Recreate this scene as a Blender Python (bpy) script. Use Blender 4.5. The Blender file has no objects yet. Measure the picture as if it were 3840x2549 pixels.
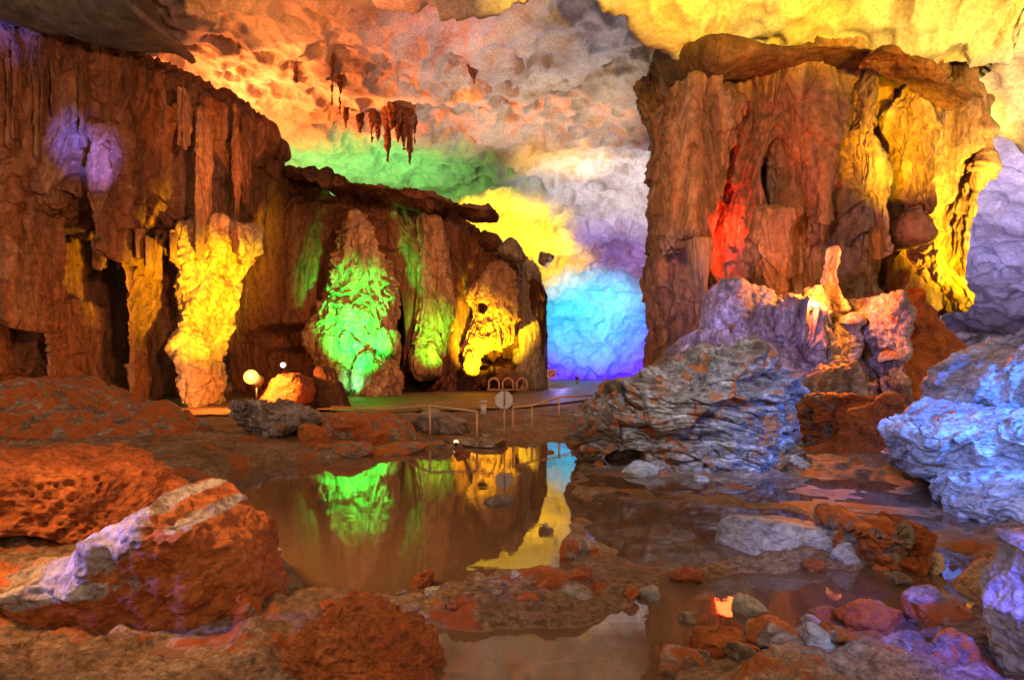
import bpy, math, random
import numpy as np
from mathutils import Vector, Matrix

# ------------------------------------------------------------------ camera
S = bpy.context.scene
C = S.collection
F, U0, VH, H = 683.0, 512.0, 368.0, 1.67          # focal length in px, principal column, horizon row, eye height
cam = bpy.data.cameras.new("camera"); camo = bpy.data.objects.new("camera", cam); C.objects.link(camo)
camo.location = (0, 0, H); camo.rotation_euler = (math.radians(90), 0, 0)
cam.sensor_width = 36.0; cam.lens = 36.0 * F / 1024.0; cam.shift_y = (VH - 339.5) / 1024.0
cam.clip_start = 0.05; cam.clip_end = 500
S.camera = camo
# ------------------------------------------------------------------ world (added warm ambient fill; the cave is left open behind the viewer)
W = bpy.data.worlds.new("World"); S.world = W; W.use_nodes = True
bg = W.node_tree.nodes["Background"]
bg.inputs[0].default_value = (1.0, 0.62, 0.38, 1); bg.inputs[1].default_value = 0.85
S.view_settings.view_transform = 'Standard'; S.view_settings.look = 'None'
S.view_settings.exposure = 0.5; S.view_settings.gamma = 1.0
try:
    S.cycles.use_denoising = True
    S.cycles.max_bounces = 6; S.cycles.diffuse_bounces = 3; S.cycles.glossy_bounces = 3
    S.cycles.transparent_max_bounces = 6; S.cycles.sample_clamp_indirect = 4.0
    S.cycles.use_light_tree = True
except Exception: pass

def P(u, v, Y):
    return np.array([(u - U0) / F * Y, Y, H - (v - VH) / F * Y])

# ------------------------------------------------------------------ floodlights of the show cave, and added fill beams
def spot(a, b, col, power, ang=60, blend=0.6, r=0.12):
    """a floodlight or an added fill beam at a aimed at b; a and b are (u, v, Y)"""
    l = bpy.data.lights.new("flood_or_fill_beam", 'SPOT'); l.energy = power; l.color = col
    l.spot_size = math.radians(ang); l.spot_blend = blend; l.shadow_soft_size = r
    o = bpy.data.objects.new("flood_or_fill_beam", l); C.objects.link(o)
    pa, pb = Vector(P(*a)), Vector(P(*b)); o.location = pa
    o.rotation_euler = (pb - pa).to_track_quat('-Z', 'Y').to_euler()
    return o
def point(a, col, power, r=0.15):
    l = bpy.data.lights.new("lamp_light", 'POINT'); l.energy = power; l.color = col; l.shadow_soft_size = r
    o = bpy.data.objects.new("lamp_light", l); C.objects.link(o); o.location = Vector(P(*a)); return o

ORANGE = (1.0, 0.33, 0.12); AMBER = (1.0, 0.60, 0.10); YEL = (1.0, 0.74, 0.04); GREEN = (0.05, 1.0, 0.14)
RED = (1.0, 0.10, 0.03); BLUE = (0.04, 0.12, 1.0); CYAN = (0.03, 0.55, 1.0); VIOLET = (0.42, 0.28, 1.0)
LILAC = (0.72, 0.66, 1.0); WHITE = (1.0, 0.90, 0.80); ICE = (0.25, 0.5, 1.0)
#LIGHTS
# ceiling, left: orange
spot((150, 330, 44), (300, 70, 38), (1.0, 0.22, 0.04), 40000, 95, 1, 0.5)
spot((205, 200, 42), (380, 50, 36), (1.0, 0.22, 0.05), 9000, 110, 1, 0.4)
spot((20, 280, 13), (330, 0, 27), (1.0, 0.20, 0.05), 9000, 38, 1, 0.3)
spot((200, 250, 15), (400, 20, 30), (1.0, 0.24, 0.07), 7000, 40, 1, 0.3)
spot((235, 330, 40), (250, 120, 48), (1.0, 0.42, 0.08), 8000, 80, 1, 0.5)
# ceiling, behind the wall: green
spot((340, 330, 48), (365, 168, 60), (0.26, 1.0, 0.20), 13000, 92, 1, 0.4)
# ceiling, centre: neutral and lilac
spot((590, 340, 50), (520, 110, 44), (1.0, 0.76, 0.58), 9000, 85, 1, 0.5)
spot((560, 350, 34), (520, 60, 34), (0.72, 0.72, 1.0), 2500, 60, 1, 0.4)
spot((640, 330, 56), (630, 165, 60), (0.92, 0.84, 0.95), 9500, 90, 1, 0.5)
spot((600, 320, 62), (610, 225, 71), (0.45, 0.25, 1.0), 3000, 56, 1, .4)
spot((530, 330, 54), (565, 150, 56), (1.0, 0.54, 0.06), 11000, 44, 1, 0.3)
spot((490, 320, 60), (510, 200, 70), (1.0, 0.60, 0.01), 26000, 60, .9, 0.3)
spot((540, 300, 66), (545, 240, 76), (1.0, 0.55, 0.02), 9000, 75, 1, 0.3)
# chamber
spot((700, 330, 60), (620, 262, 79), (0.55, 0.28, 1.0), 7000, 42, 1, 0.4)
spot((580, 366, 64), (592, 308, 82), (0.0, 0.60, 1.0), 25000, 54, 1, 0.4)
spot((620, 372, 60), (610, 372, 81), (0.05, 0.0, 1.0), 60000, 54, 1, 0.4)
spot((560, 360, 50), (546, 340, 45), (0.3, 0.25, 1.0), 500, 100, 1, 0.3)
# ceiling, right front: yellow uplights
def spotw(a, b, *k):
    o = spot((U0, VH, 1), (U0, VH, 2), *k); o.location = a; o.rotation_euler = (Vector(b) - Vector(a)).to_track_quat('-Z', 'Y').to_euler()
spotw((2.5, 11, 9.6), (3.2, 20, 14.6), (1.0, 0.56, 0.0), 8000, 46, .5, .15)
spotw((7.5, 11, 9.6), (8.2, 20, 14.6), (1.0, 0.56, 0.0), 9000, 46, .5, .15)
spotw((12.5, 11, 8.4), (13.0, 19, 13.4), (1.0, 0.56, 0.0), 9000, 46, .5, .15)
spotw((17.5, 12, 6.8), (17.0, 20, 11.8), (1.0, 0.66, 0.12), 8000, 50, .6, .15)
spot((1080, 320, 19), (1015, 120, 27), (1.0, 0.66, 0.30), 6500, 60, 1, 0.4)
spot((1010, 345, 24), (1005, 235, 38), (0.48, 0.42, 1.0), 14000, 70, 1, 0.4)
spot((1000, 345, 32), (990, 300, 44), (0.25, 0.25, 1.0), 9000, 80, 1, 0.4)
# left wall
spot((256, 372, 20.3), (208, 310, 25), (1.0, 0.62, 0.0), 19000, 44, 0.7, 0.15)
spot((262, 366, 20.0), (238, 150, 26), (1.0, 0.30, 0.06), 9000, 34, 1, 0.15)
spot((140, 350, 14), (92, 168, 22), (0.10, 0.13, 1.0), 60000, 10, 1, 0.2)
spot((-60, 300, 14), (8, 40, 22), (0.10, 0.13, 1.0), 26000, 8, 1, 0.2)
# mid wall
spot((358, 386, 30), (360, 308, 37), (0.0, 1.0, 0.08), 26000, 46, 1, 0.15)
spot((350, 386, 32.6), (362, 372, 35), (0.05, 1.0, 0.35), 260, 90, 1, 0.1)
spot((436, 384, 34), (431, 310, 41), (0.16, 1.0, 0.03), 5200, 38, 1, 0.15)
spot((474, 384, 36.5), (488, 318, 43), (1.0, 0.62, 0.01), 12000, 56, 0.7, 0.12)
# right column
spot((1060, 330, 20), (935, 200, 27), (1.0, 0.62, 0.0), 24000, 44, 0.8, 0.25)
spot((985, 300, 23), (948, 300, 26), (1.0, 0.66, 0.01), 500, 90, 0.9, 0.2)
spot((925, 345, 16), (895, 125, 25), (1.0, 0.60, 0.0), 26000, 22, .9, 0.15)
# added warm fill on the walls, from no known lamp
spot((450, -250, 6), (705, 190, 25), (1.0, .48, .24), 12000, 36, 1, .4)
spot((760, -300, 4), (110, 200, 24), (1.0, .42, .20), 12000, 40, 1, .4)
spot((620, -100, 18), (400, 310, 40), (1.0, .40, .16), 10000, 42, 1, .4)
#ENDLIGHTS

# ------------------------------------------------------------------ noise
def _h(ix, iy, iz, s):
    h = (ix.astype(np.uint32) * np.uint32(374761393)) ^ (iy.astype(np.uint32) * np.uint32(668265263)) ^ \
        (iz.astype(np.uint32) * np.uint32(2246822519)) ^ np.uint32((s * 3266489917) & 0xffffffff)
    h = (h ^ (h >> np.uint32(15))) * np.uint32(2246822519)
    h = (h ^ (h >> np.uint32(13))) * np.uint32(3266489917)
    h = h ^ (h >> np.uint32(16))
    return (h & np.uint32(0xffffff)).astype(np.float32) / np.float32(16777216.0)
def vnoise(p, s=0):
    p = p.astype(np.float32); i = np.floor(p); f = p - i; f = f * f * (3 - 2 * f); i = i.astype(np.int64)
    x, y, z = i[:, 0], i[:, 1], i[:, 2]; fx, fy, fz = f[:, 0], f[:, 1], f[:, 2]
    def L(a, b, t): return a + (b - a) * t
    r = L(L(L(_h(x, y, z, s), _h(x + 1, y, z, s), fx), L(_h(x, y + 1, z, s), _h(x + 1, y + 1, z, s), fx), fy),
          L(L(_h(x, y, z + 1, s), _h(x + 1, y, z + 1, s), fx), L(_h(x, y + 1, z + 1, s), _h(x + 1, y + 1, z + 1, s), fx), fy), fz)
    return r * 2 - 1
def fbm(p, o=4, s=0, g=0.5, lac=2.03):
    a, r, q = 1.0, 0.0, np.array(p, dtype=np.float32)
    for k in range(o):
        r = r + a * vnoise(q, s + k * 17); q = q * lac + 11.3; a *= g
    return r
def ridged(p, o=4, s=0):
    a, r, q = 1.0, 0.0, np.array(p, dtype=np.float32)
    for k in range(o):
        r = r + a * (1 - 2 * np.abs(vnoise(q, s + k * 31))); q = q * 2.1 + 5.7; a *= 0.5
    return r
def worley(p, s=0):
    p = p.astype(np.float32); i = np.floor(p).astype(np.int64); f1 = np.full(len(p), 9., np.float32); f2 = f1.copy(); cid = np.zeros(len(p), np.float32)
    for dx in (-1, 0, 1):
        for dy in (-1, 0, 1):
            for dz in (-1, 0, 1):
                x, y, z = i[:, 0] + dx, i[:, 1] + dy, i[:, 2] + dz
                h1 = _h(x, y, z, s); h2 = _h(x, y, z, s + 1); h3 = _h(x, y, z, s + 2)
                d = np.sqrt((x + h1 - p[:, 0])**2 + (y + h2 - p[:, 1])**2 + (z + h3 - p[:, 2])**2)
                m = d < f1
                f2 = np.where(m, f1, np.minimum(f2, d)); cid = np.where(m, h1, cid); f1 = np.where(m, d, f1)
    return f1, f2, cid
def sstep(a, b, x):
    t = np.clip((x - a) / (b - a), 0, 1); return t * t * (3 - 2 * t)

# ------------------------------------------------------------------ relief of each kind of rock (metres, + is outward)
def v3(*k): return np.array(k, np.float32)
def r_curtain(amp=0.5, sc=1.0, seed=0, drip=1.0):
    """flowstone: vertical flutes, and tiers that bulge and end in drips"""
    def f(p):
        q = p * v3(1, 1, 1) / sc
        wob = fbm(q * v3(.4, .4, .12), 2, seed + 3)[:, None] * v3(0.5, 0.5, 0)
        q2 = q + wob
        big = fbm(q2 * v3(.22, .22, .10), 3, seed)
        fl = np.abs(vnoise(q2 * v3(.8, .8, .06), seed + 5)) * 2 - .7
        fl2 = np.abs(vnoise(q2 * v3(2.3, 2.3, .10), seed + 9)) * 2 - .7
        fl3 = np.abs(vnoise(q2 * v3(5.6, 5.6, .22), seed + 19)) * 2 - .7
        act = sstep(-.5, .5, fbm(q * v3(.3, .3, .25), 2, seed + 31))
        ph = q[:, 2] * .30 + 1.6 * vnoise(q2 * v3(.9, .9, .02), seed + 13) + 1.0 * fbm(q * .25, 2, seed + 2)
        t = ph - np.floor(ph); tier = (1 - t)**1.5 * sstep(0, .06, t)
        ph2 = q[:, 2] * .9 + 2.6 * vnoise(q2 * v3(2.2, 2.2, .05), seed + 23)
        t2 = ph2 - np.floor(ph2); tier2 = (1 - t2)**1.3 * sstep(0, .1, t2)
        fine = fbm(q * v3(3.5, 3.5, 1.6), 4, seed + 40)
        return amp * (1.0 * big + .62 * fl + act * (.42 * fl2 + .20 * fl3) + drip * (.50 * tier + .24 * tier2) + .22 * fine - .3)
    return f
def r_rough(amp=0.3, sc=1.0, seed=0):
    def f(p):
        q = p / sc
        a = fbm(q * .6, 4, seed); f1, f2, _ = worley(q * 1.3 + fbm(q, 2, seed + 7)[:, None] * .3, seed)
        return amp * (a + .5 * (f2 - f1) - .3 + .16 * fbm(q * 6, 3, seed + 4) + .3 * ridged(q * 1.7, 3, seed + 8))
    return f
def r_knob(amp=0.3, sc=1.0, seed=0):
    def f(p):
        q = p / sc
        f1, f2, _ = worley(q * v3(1, 1, .7) + fbm(q, 2, seed + 7)[:, None] * .25, seed); g1, g2, _ = worley(q * 2.7, seed + 50)
        return amp * (1.1 * (.62 - f1) + .4 * (.55 - g1) + .5 * fbm(q * .5, 2, seed) + .12 * fbm(q * 6, 3, seed + 4))
    return f
def r_strata(amp=0.3, sc=1.0, seed=0, tilt=(0.12, 0.05)):
    """layered limestone: shelves of uneven thickness, broken into blocks"""
    def f(p):
        q = p / sc
        h = q[:, 2] + q[:, 0] * tilt[0] + q[:, 1] * tilt[1] + .30 * fbm(q * .8, 3, seed + 1)
        wj = fbm(q * 1.5, 3, seed + 61)[:, None] * .35
        f1, f2, cid = worley((q + wj) * v3(.9, .9, 1.5), seed + 2); g1, g2, gid = worley((q + wj) * v3(2.2, 2.2, 4.2), seed + 72)
        out = 0; msk = sstep(-.5, .6, fbm(q * v3(.8, .8, 1.2), 3, seed + 31))
        for fr, am in ((1.7, .5), (4.7, .34), (11.0, .16)):
            ph = (h + (cid - .5) * .5) * fr + .8 * vnoise(q * v3(.9, .9, .3) * fr * .4, seed + 5); c = np.floor(ph); t = ph - c
            lay = _h(c.astype(np.int64), (cid * 97).astype(np.int64), (c * 0).astype(np.int64), seed + int(fr * 3))
            out = out + am * msk * ((lay - .5) * 1.5 + .35 * sstep(0, .2, t) * sstep(1, .8, t))
        return amp * (out + .9 * (cid - .5) * sstep(.0, .10, f2 - f1) + .45 * (gid - .5) * sstep(0, .08, g2 - g1) + .6 * fbm(q * .7, 3, seed) + .3 * ridged(q * 2.5, 3, seed + 6) + .10 * fbm(q * 9, 3, seed + 4) - .1)
    return f
def r_mud(amp=0.2, sc=1.0, seed=0):
    def f(p):
        q = p / sc
        wj = fbm(q * 2, 3, seed + 61)[:, None] * .2
        f1, f2, cid = worley((q + wj) * v3(1.1, 1.1, 1.6), seed + 9); g1, g2, gid = worley((q + wj) * 3.1, seed + 19)
        pit = worley(q * 11, seed + 3)[0]; m = sstep(.1, .6, fbm(q * 1.1, 2, seed + 77))
        return amp * (.8 * fbm(q * .55, 3, seed) + .7 * (cid - .5) * sstep(0, .2, f2 - f1) + .25 * (gid - .5) * sstep(0, .15, g2 - g1) + .35 * ridged(q * 1.5, 4, seed + 2) + .14 * fbm(q * 9, 3, seed + 4) - .25 * m * sstep(.45, .15, pit))
    return f

# ------------------------------------------------------------------ mesh helpers
def mesh_obj(name, V, Fq, mat, parent=None, loc=None, smooth=True, uv=None):
    V = np.asarray(V, np.float32); Fq = np.asarray(Fq, np.int32)
    if loc is None:
        loc = np.array([(V[:, 0].min() + V[:, 0].max()) / 2, (V[:, 1].min() + V[:, 1].max()) / 2, V[:, 2].min()])
    loc = np.asarray(loc, np.float32)
    me = bpy.data.meshes.new(name); n, k = Fq.shape
    me.vertices.add(len(V)); me.vertices.foreach_set("co", (V - loc).ravel())
    me.loops.add(n * k); me.loops.foreach_set("vertex_index", Fq.ravel())
    me.polygons.add(n); me.polygons.foreach_set("loop_start", np.arange(n, dtype=np.int32) * k)
    me.polygons.foreach_set("loop_total", np.full(n, k, np.int32))
    me.update(calc_edges=True)
    me.polygons.foreach_set("use_smooth", np.full(n, smooth, bool))
    me.materials.append(mat)
    o = bpy.data.objects.new(name, me); C.objects.link(o)
    if parent is not None:
        o.parent = parent; o.location = Vector([float(x) for x in loc]) - parent.location
    else:
        o.location = [float(x) for x in loc]
    return o
def normals(V, Fq):
    a, b, c = V[Fq[:, 0]], V[Fq[:, 1]], V[Fq[:, 2]]
    n = np.cross(b - a, (V[Fq[:, 3]] if Fq.shape[1] == 4 else c) - a) if Fq.shape[1] == 3 else np.cross(c - a, V[Fq[:, 3]] - b)
    N = np.zeros_like(V)
    for k in range(Fq.shape[1]):
        for d in range(3): N[:, d] += np.bincount(Fq[:, k], n[:, d], len(V))
    return N / np.maximum(np.linalg.norm(N, axis=1, keepdims=True), 1e-9)
def grid_faces(n, m, wrap=False):
    i = np.arange(n - 1)[:, None]; j = np.arange(m if wrap else m - 1)[None, :]; j2 = (j + 1) % m
    return np.stack([i * m + j, i * m + j2, (i + 1) * m + j2, (i + 1) * m + j], -1).reshape(-1, 4)
def tag(o, label=None, cat=None, group=None, kind=None):
    if label: o['label'] = label
    if cat: o['category'] = cat
    if group: o['group'] = group
    if kind: o['kind'] = kind
    return o
def empty(name, loc):
    o = bpy.data.objects.new(name, None); C.objects.link(o); o.empty_display_size = .2; o.location = [float(x) for x in loc]; return o

def loft(name, axis, st, mat, relief, n=300, m=300, b=2.0, ex=2.4, parent=None, dents=(), nofade=False):
    """a closed rock body swept through stations. axis 'v': (v, uL, uR, Y[, b]) from top to bottom; axis 'u': (u, vT, vB, Y[, b])."""
    st = sorted([tuple(s) + ((b,) if len(s) == 4 else ()) for s in st]); A = np.array(st, float)
    s = np.linspace(A[0, 0], A[-1, 0], n - 2)
    from_ = [np.interp(s, A[:, 0], A[:, k]) for k in range(1, 5)]
    ker = np.hanning(max(3, n // 22 * 2 + 1)); ker /= ker.sum(); pad = len(ker) // 2     # round the corners between stations
    def sm(x): return np.convolve(np.concatenate([np.full(pad, x[0]), x, np.full(pad, x[-1])]), ker, 'valid')
    lo, hi, Y, B = [sm(x) for x in from_]
    s = np.concatenate([[s[0]], s, [s[-1]]])
    lo, hi, Y, B = [np.concatenate([[x[0]], x, [x[-1]]]) for x in (lo, hi, Y, B)]
    mid = (lo + hi) / 2; half = (hi - lo) / 2; tt = np.linspace(0, 1, n); tt = np.minimum(tt, 1 - tt); rf = np.sqrt(np.clip(1 - (1 - np.clip(tt / .06, 0, 1))**2, 0, 1)); rf[0] = rf[-1] = .01; B = B * rf; lo = mid - half * rf; hi = mid + half * rf; half = half * rf
    th = np.linspace(0, 2 * np.pi, m, endpoint=False)
    ct = np.sign(np.cos(th)) * np.abs(np.cos(th))**(2 / ex); sn = np.sign(np.sin(th)) * np.abs(np.sin(th))**(2 / ex)
    yy = Y[:, None] + B[:, None] * sn[None]; e0 = U0 if axis == 'v' else VH; lo_, hi_ = mid - half, mid + half
    for _ in range(8):                                    # a deep body bulges towards the viewer: size its section so that its outline has the surveyed width
        pr = (mid[:, None] + half[:, None] * ct[None] - e0) * Y[:, None] / np.maximum(yy, 1.5) + e0
        a_, b_ = pr.min(1), pr.max(1); mid = mid + ((lo_ + hi_) - (a_ + b_)) / 2; half = np.maximum(half * np.clip((hi_ - lo_) / np.maximum(b_ - a_, 1e-3), .5, 1.5), 1e-3)
    e = mid[:, None] + half[:, None] * ct[None]
    ss = np.repeat(s[:, None], m, 1); YY = np.repeat(Y[:, None], m, 1)
    u, v = (e, ss) if axis == 'v' else (ss, e)
    V = np.stack([(u - U0) / F * YY, yy, H - (v - VH) / F * YY], -1).reshape(-1, 3)
    Fq = grid_faces(n, m, True)
    cen = V.mean(0); N = normals(V, Fq)
    if np.mean(np.einsum('ij,ij->i', N, V - cen)) < 0: N = -N; Fq = Fq[:, ::-1]
    d = relief(V); d = (d - d.mean()) * np.repeat(.25 + .75 * rf, m)
    V = V + N * d[:, None]
    uu, vv = u.ravel(), v.ravel(); front = (V[:, 1] < YY.ravel())
    for (du, dv, ru, rv, dep) in dents:
        k = np.clip(1.15 - ((uu - du) / ru)**2 - ((vv - dv) / rv)**2 + .35 * fbm(V * .9, 3, 5), 0, 1); k = k * k * (3 - 2 * k)
        V[:, 1] += np.where(front, dep * k, 0)
    return mesh_obj(name, V, Fq, mat, parent)

_ico = {}
def ico(sub):
    if sub not in _ico:
        import bmesh
        bm = bmesh.new(); bmesh.ops.create_icosphere(bm, subdivisions=sub, radius=1)
        _ico[sub] = (np.array([v.co[:] for v in bm.verts]), np.array([[v.index for v in f.verts] for f in bm.faces])); bm.free()
    return _ico[sub]
def rot(ax, ay, az):
    return np.array(Matrix.Rotation(az, 3, 'Z') @ Matrix.Rotation(ay, 3, 'Y') @ Matrix.Rotation(ax, 3, 'X'))
def polyrock(name, c, size, mat, seed=0, planes=14, rt=(0, 0, 0), relief=None, sub=5, sharp=14, parent=None, box=False):
    """an angular block: a sphere cut by planes"""
    rng = np.random.RandomState(seed); D, Fq = ico(sub)
    N = rng.normal(size=(planes, 3)); N /= np.linalg.norm(N, axis=1, keepdims=True); off = rng.uniform(.62, .95, planes)
    if box:
        N = np.concatenate([[[1, 0, 0], [-1, 0, 0], [0, 1, 0], [0, -1, 0], [0, 0, 1], [0, 0, -1]] + rng.normal(0, .12, (6, 3)), N]); off = np.concatenate([np.full(6, .68), rng.uniform(.9, 1.1, planes)])
    dots = np.maximum(D @ N.T, 1e-3) / off; r = np.minimum(1 / (dots**sharp).sum(1)**(1 / sharp), 1.12)
    V = D * r[:, None] * np.array(size) @ np.eye(3); V = V @ rot(*rt).T + np.array(c)
    if relief is not None:
        Nn = normals(V, Fq); 
        if np.mean(np.einsum('ij,ij->i', Nn, V - V.mean(0))) < 0: Nn = -Nn
        V = V + Nn * relief(V)[:, None]
    return mesh_obj(name, V, Fq, mat, parent)
def rock_at(name, u, v, w, h, mat, lab=None, cat='rock', zoff=0., depth=1.0, seed=0, **k):
    """block whose foot stands at pixel row v on the water level"""
    Y = H * F / (v - VH); sx, sz = w / F * Y / 2 * 1.05, h / F * Y * .85
    rel = k.pop('relief', None) or r_rough(min(sx, sz) * .22, sx * .6, seed)
    o = polyrock(name, ((u - U0) / F * Y, Y + sx * depth * .5, sz * .2 + zoff), (sx, sx * depth, sz), mat, seed=seed, relief=rel, **k)
    if lab: tag(o, lab, cat)
    return o

# ------------------------------------------------------------------ materials
def M_new(name):
    m = bpy.data.materials.new(name); m.use_nodes = True; nt = m.node_tree; nt.nodes.clear()
    out = nt.nodes.new('ShaderNodeOutputMaterial'); b = nt.nodes.new('ShaderNodeBsdfPrincipled'); nt.links.new(b.outputs[0], out.inputs[0])
    return m, nt, b
def nn(nt, t, **k):
    n = nt.nodes.new(t)
    for a, v in k.items():
        if a.startswith('i_'): n.inputs[a[2:].replace('_', ' ')].default_value = v
        else: setattr(n, a, v)
    return n
def ramp(nt, src, stops):
    r = nt.nodes.new('ShaderNodeValToRGB'); nt.links.new(src, r.inputs[0])
    while len(r.color_ramp.elements) < len(stops): r.color_ramp.elements.new(.5)
    for e, (p, c) in zip(r.color_ramp.elements, stops): e.position = p; e.color = (*c, 1) if len(c) == 3 else c
    return r.outputs[0]
def rock_mat(name, cols, scale=.5, stretch=.25, bump=.5, bscale=5., rough=.55, mud=None, mudamt=.5, spec=.4, bdist=.12, speck=.45, mudup=0., streak=.5):
    """cols: three stone colours; mud: rust coloured sediment lying in patches"""
    m, nt, b = M_new(name); L = nt.links.new
    g = nn(nt, 'ShaderNodeNewGeometry'); mp = nn(nt, 'ShaderNodeMapping'); mp.inputs['Scale'].default_value = (1, 1, stretch); L(g.outputs['Position'], mp.inputs[0])
    n1 = nn(nt, 'ShaderNodeTexNoise', i_Scale=scale, i_Detail=8., i_Roughness=.62, i_Distortion=.6); L(mp.outputs[0], n1.inputs['Vector'])
    col = ramp(nt, n1.outputs[0], [(.34, cols[0]), (.5, cols[1]), (.66, cols[2])])
    n2 = nn(nt, 'ShaderNodeTexNoise', i_Scale=bscale * 1.3, i_Detail=6., i_Roughness=.7); L(g.outputs['Position'], n2.inputs['Vector'])
    sp = ramp(nt, n2.outputs[0], [(.33, (1 - speck,) * 3), (.62, (1 + speck * .3,) * 3)])
    mx = nn(nt, 'ShaderNodeMix', data_type='RGBA', blend_type='MULTIPLY'); mx.inputs[0].default_value = 1; L(col, mx.inputs[6]); L(sp, mx.inputs[7]); col = mx.outputs[2]
    if streak:
        ms = nn(nt, 'ShaderNodeMapping'); ms.inputs['Scale'].default_value = (1, 1, .13 if stretch < 1 else 4.); L(g.outputs['Position'], ms.inputs[0])
        n5 = nn(nt, 'ShaderNodeTexNoise', i_Scale=bscale * .55, i_Detail=7., i_Roughness=.7, i_Distortion=.8); L(ms.outputs[0], n5.inputs['Vector'])
        st = ramp(nt, n5.outputs[0], [(.38, (1 - streak, 1 - streak * 1.05, 1 - streak * 1.1)), (.50, (1, 1, 1)), (.64, (1.25, 1.22, 1.2))])
        m5 = nn(nt, 'ShaderNodeMix', data_type='RGBA', blend_type='MULTIPLY'); m5.inputs[0].default_value = 1; L(col, m5.inputs[6]); L(st, m5.inputs[7]); col = m5.outputs[2]
    if mud:
        n3 = nn(nt, 'ShaderNodeTexNoise', i_Scale=scale * 1.7, i_Detail=7., i_Roughness=.6, i_Distortion=.3); L(g.outputs['Position'], n3.inputs['Vector'])
        src = n3.outputs[0]
        if mudup:
            sx = nn(nt, 'ShaderNodeSeparateXYZ'); L(g.outputs['Normal'], sx.inputs[0])
            ma = nn(nt, 'ShaderNodeMath', operation='MULTIPLY_ADD'); L(sx.outputs[2], ma.inputs[0]); ma.inputs[1].default_value = mudup; L(src, ma.inputs[2]); src = ma.outputs[0]
        t = .62 - mudamt * .24
        f = ramp(nt, src, [(t, (0, 0, 0)), (t + .05, (1, 1, 1))])
        m2 = nn(nt, 'ShaderNodeMix', data_type='RGBA'); L(f, m2.inputs[0]); L(col, m2.inputs[6]); m2.inputs[7].default_value = (*mud, 1); 
        m3 = nn(nt, 'ShaderNodeMix', data_type='RGBA', blend_type='MULTIPLY'); m3.inputs[0].default_value = .7; L(m2.outputs[2], m3.inputs[6]); L(sp, m3.inputs[7]); col = m3.outputs[2]
    L(col, b.inputs['Base Color'])
    n4 = nn(nt, 'ShaderNodeTexNoise', i_Scale=bscale, i_Detail=9., i_Roughness=.68); mp2 = nn(nt, 'ShaderNodeMapping'); mp2.inputs['Scale'].default_value = (1, 1, max(stretch, .35) if stretch <= 1 else stretch)
    L(g.outputs['Position'], mp2.inputs[0]); L(mp2.outputs[0], n4.inputs['Vector'])
    bp = nn(nt, 'ShaderNodeBump', i_Strength=bump, i_Distance=bdist); L(n4.outputs[0], bp.inputs['Height'])
    n6 = nn(nt, 'ShaderNodeTexNoise', i_Scale=bscale * 4.5, i_Detail=5., i_Roughness=.7); L(mp2.outputs[0], n6.inputs['Vector'])
    bq = nn(nt, 'ShaderNodeBump', i_Strength=bump, i_Distance=bdist * .3); L(n6.outputs[0], bq.inputs['Height']); L(bp.outputs[0], bq.inputs['Normal']); L(bq.outputs[0], b.inputs['Normal'])
    r = ramp(nt, n2.outputs[0], [(.3, (rough - .15,) * 3), (.7, (min(rough + .2, 1),) * 3)]); L(r, b.inputs['Roughness'])
    b.inputs['Specular IOR Level'].default_value = spec
    return m
def plain(name, col, rough=.5, metal=0., emit=None, es=0.):
    m, nt, b = M_new(name); b.inputs['Base Color'].default_value = (*col, 1); b.inputs['Roughness'].default_value = rough; b.inputs['Metallic'].default_value = metal
    n = nn(nt, 'ShaderNodeTexNoise', i_Scale=14., i_Detail=4.); g = nn(nt, 'ShaderNodeTexCoord'); nt.links.new(g.outputs['Object'], n.inputs['Vector'])
    r = ramp(nt, n.outputs[0], [(.3, tuple(c * .7 for c in col)), (.6, col)]); nt.links.new(r, b.inputs['Base Color'])
    if emit: b.inputs['Emission Color'].default_value = (*emit, 1); b.inputs['Emission Strength'].default_value = es
    return m
RUST = (.42, .115, .022)
m_wall = rock_mat('brown_flowstone', [(.13, .055, .026), (.28, .11, .045), (.34, .19, .11)], .45, .22, .9, 3.6, .6, bdist=.3)
m_col = rock_mat('tan_flowstone', [(.15, .085, .055), (.30, .15, .075), (.38, .28, .21)], .5, .2, .75, 3.2, .55, bdist=.25)
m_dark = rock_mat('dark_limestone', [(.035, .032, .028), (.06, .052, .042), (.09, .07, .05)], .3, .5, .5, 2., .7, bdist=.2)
m_ceil = rock_mat('pale_ceiling_limestone', [(.34, .27, .22), (.58, .52, .47), (.70, .66, .62)], .22, .6, .45, 6., .7, bdist=.06, speck=.4, streak=.0)
m_pale = rock_mat('pale_flowstone', [(.30, .22, .15), (.52, .42, .30), (.62, .54, .44)], .6, .3, .6, 4., .5, bdist=.15)
m_grey = rock_mat('grey_layered_limestone', [(.10, .085, .07), (.26, .22, .18), (.50, .46, .42)], 2.2, 2.6, 1., 10., .5, mud=(.42, .14, .035), mudamt=.3, bdist=.05, mudup=-.02)
m_slab = rock_mat('smooth_grey_limestone', [(.20, .22, .24), (.36, .38, .40), (.48, .50, .54)], 1.3, 1.8, .8, 9., .45, bdist=.04)
m_mud = rock_mat('rust_mud_rock', [(.20, .05, .013), (.38, .105, .022), (.45, .15, .035)], .9, 1., .9, 16., .6, bdist=.04, speck=.5)
m_mix = rock_mat('grey_rock_with_mud', [(.13, .10, .085), (.26, .21, .18), (.42, .36, .33)], 1.8, 1.4, .9, 11., .5, mud=RUST, mudamt=.7, bdist=.05)
m_knob = rock_mat('grey_violet_flowstone', [(.14, .11, .10), (.28, .24, .25), (.46, .42, .46)], 1.0, .6, .8, 6., .45, mud=(.30, .12, .05), mudamt=.1, bdist=.1)
m_fs = rock_mat('ochre_flowstone', [(.26, .14, .07), (.42, .24, .12), (.50, .35, .22)], .6, .3, .7, 4., .5, bdist=.18)
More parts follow.
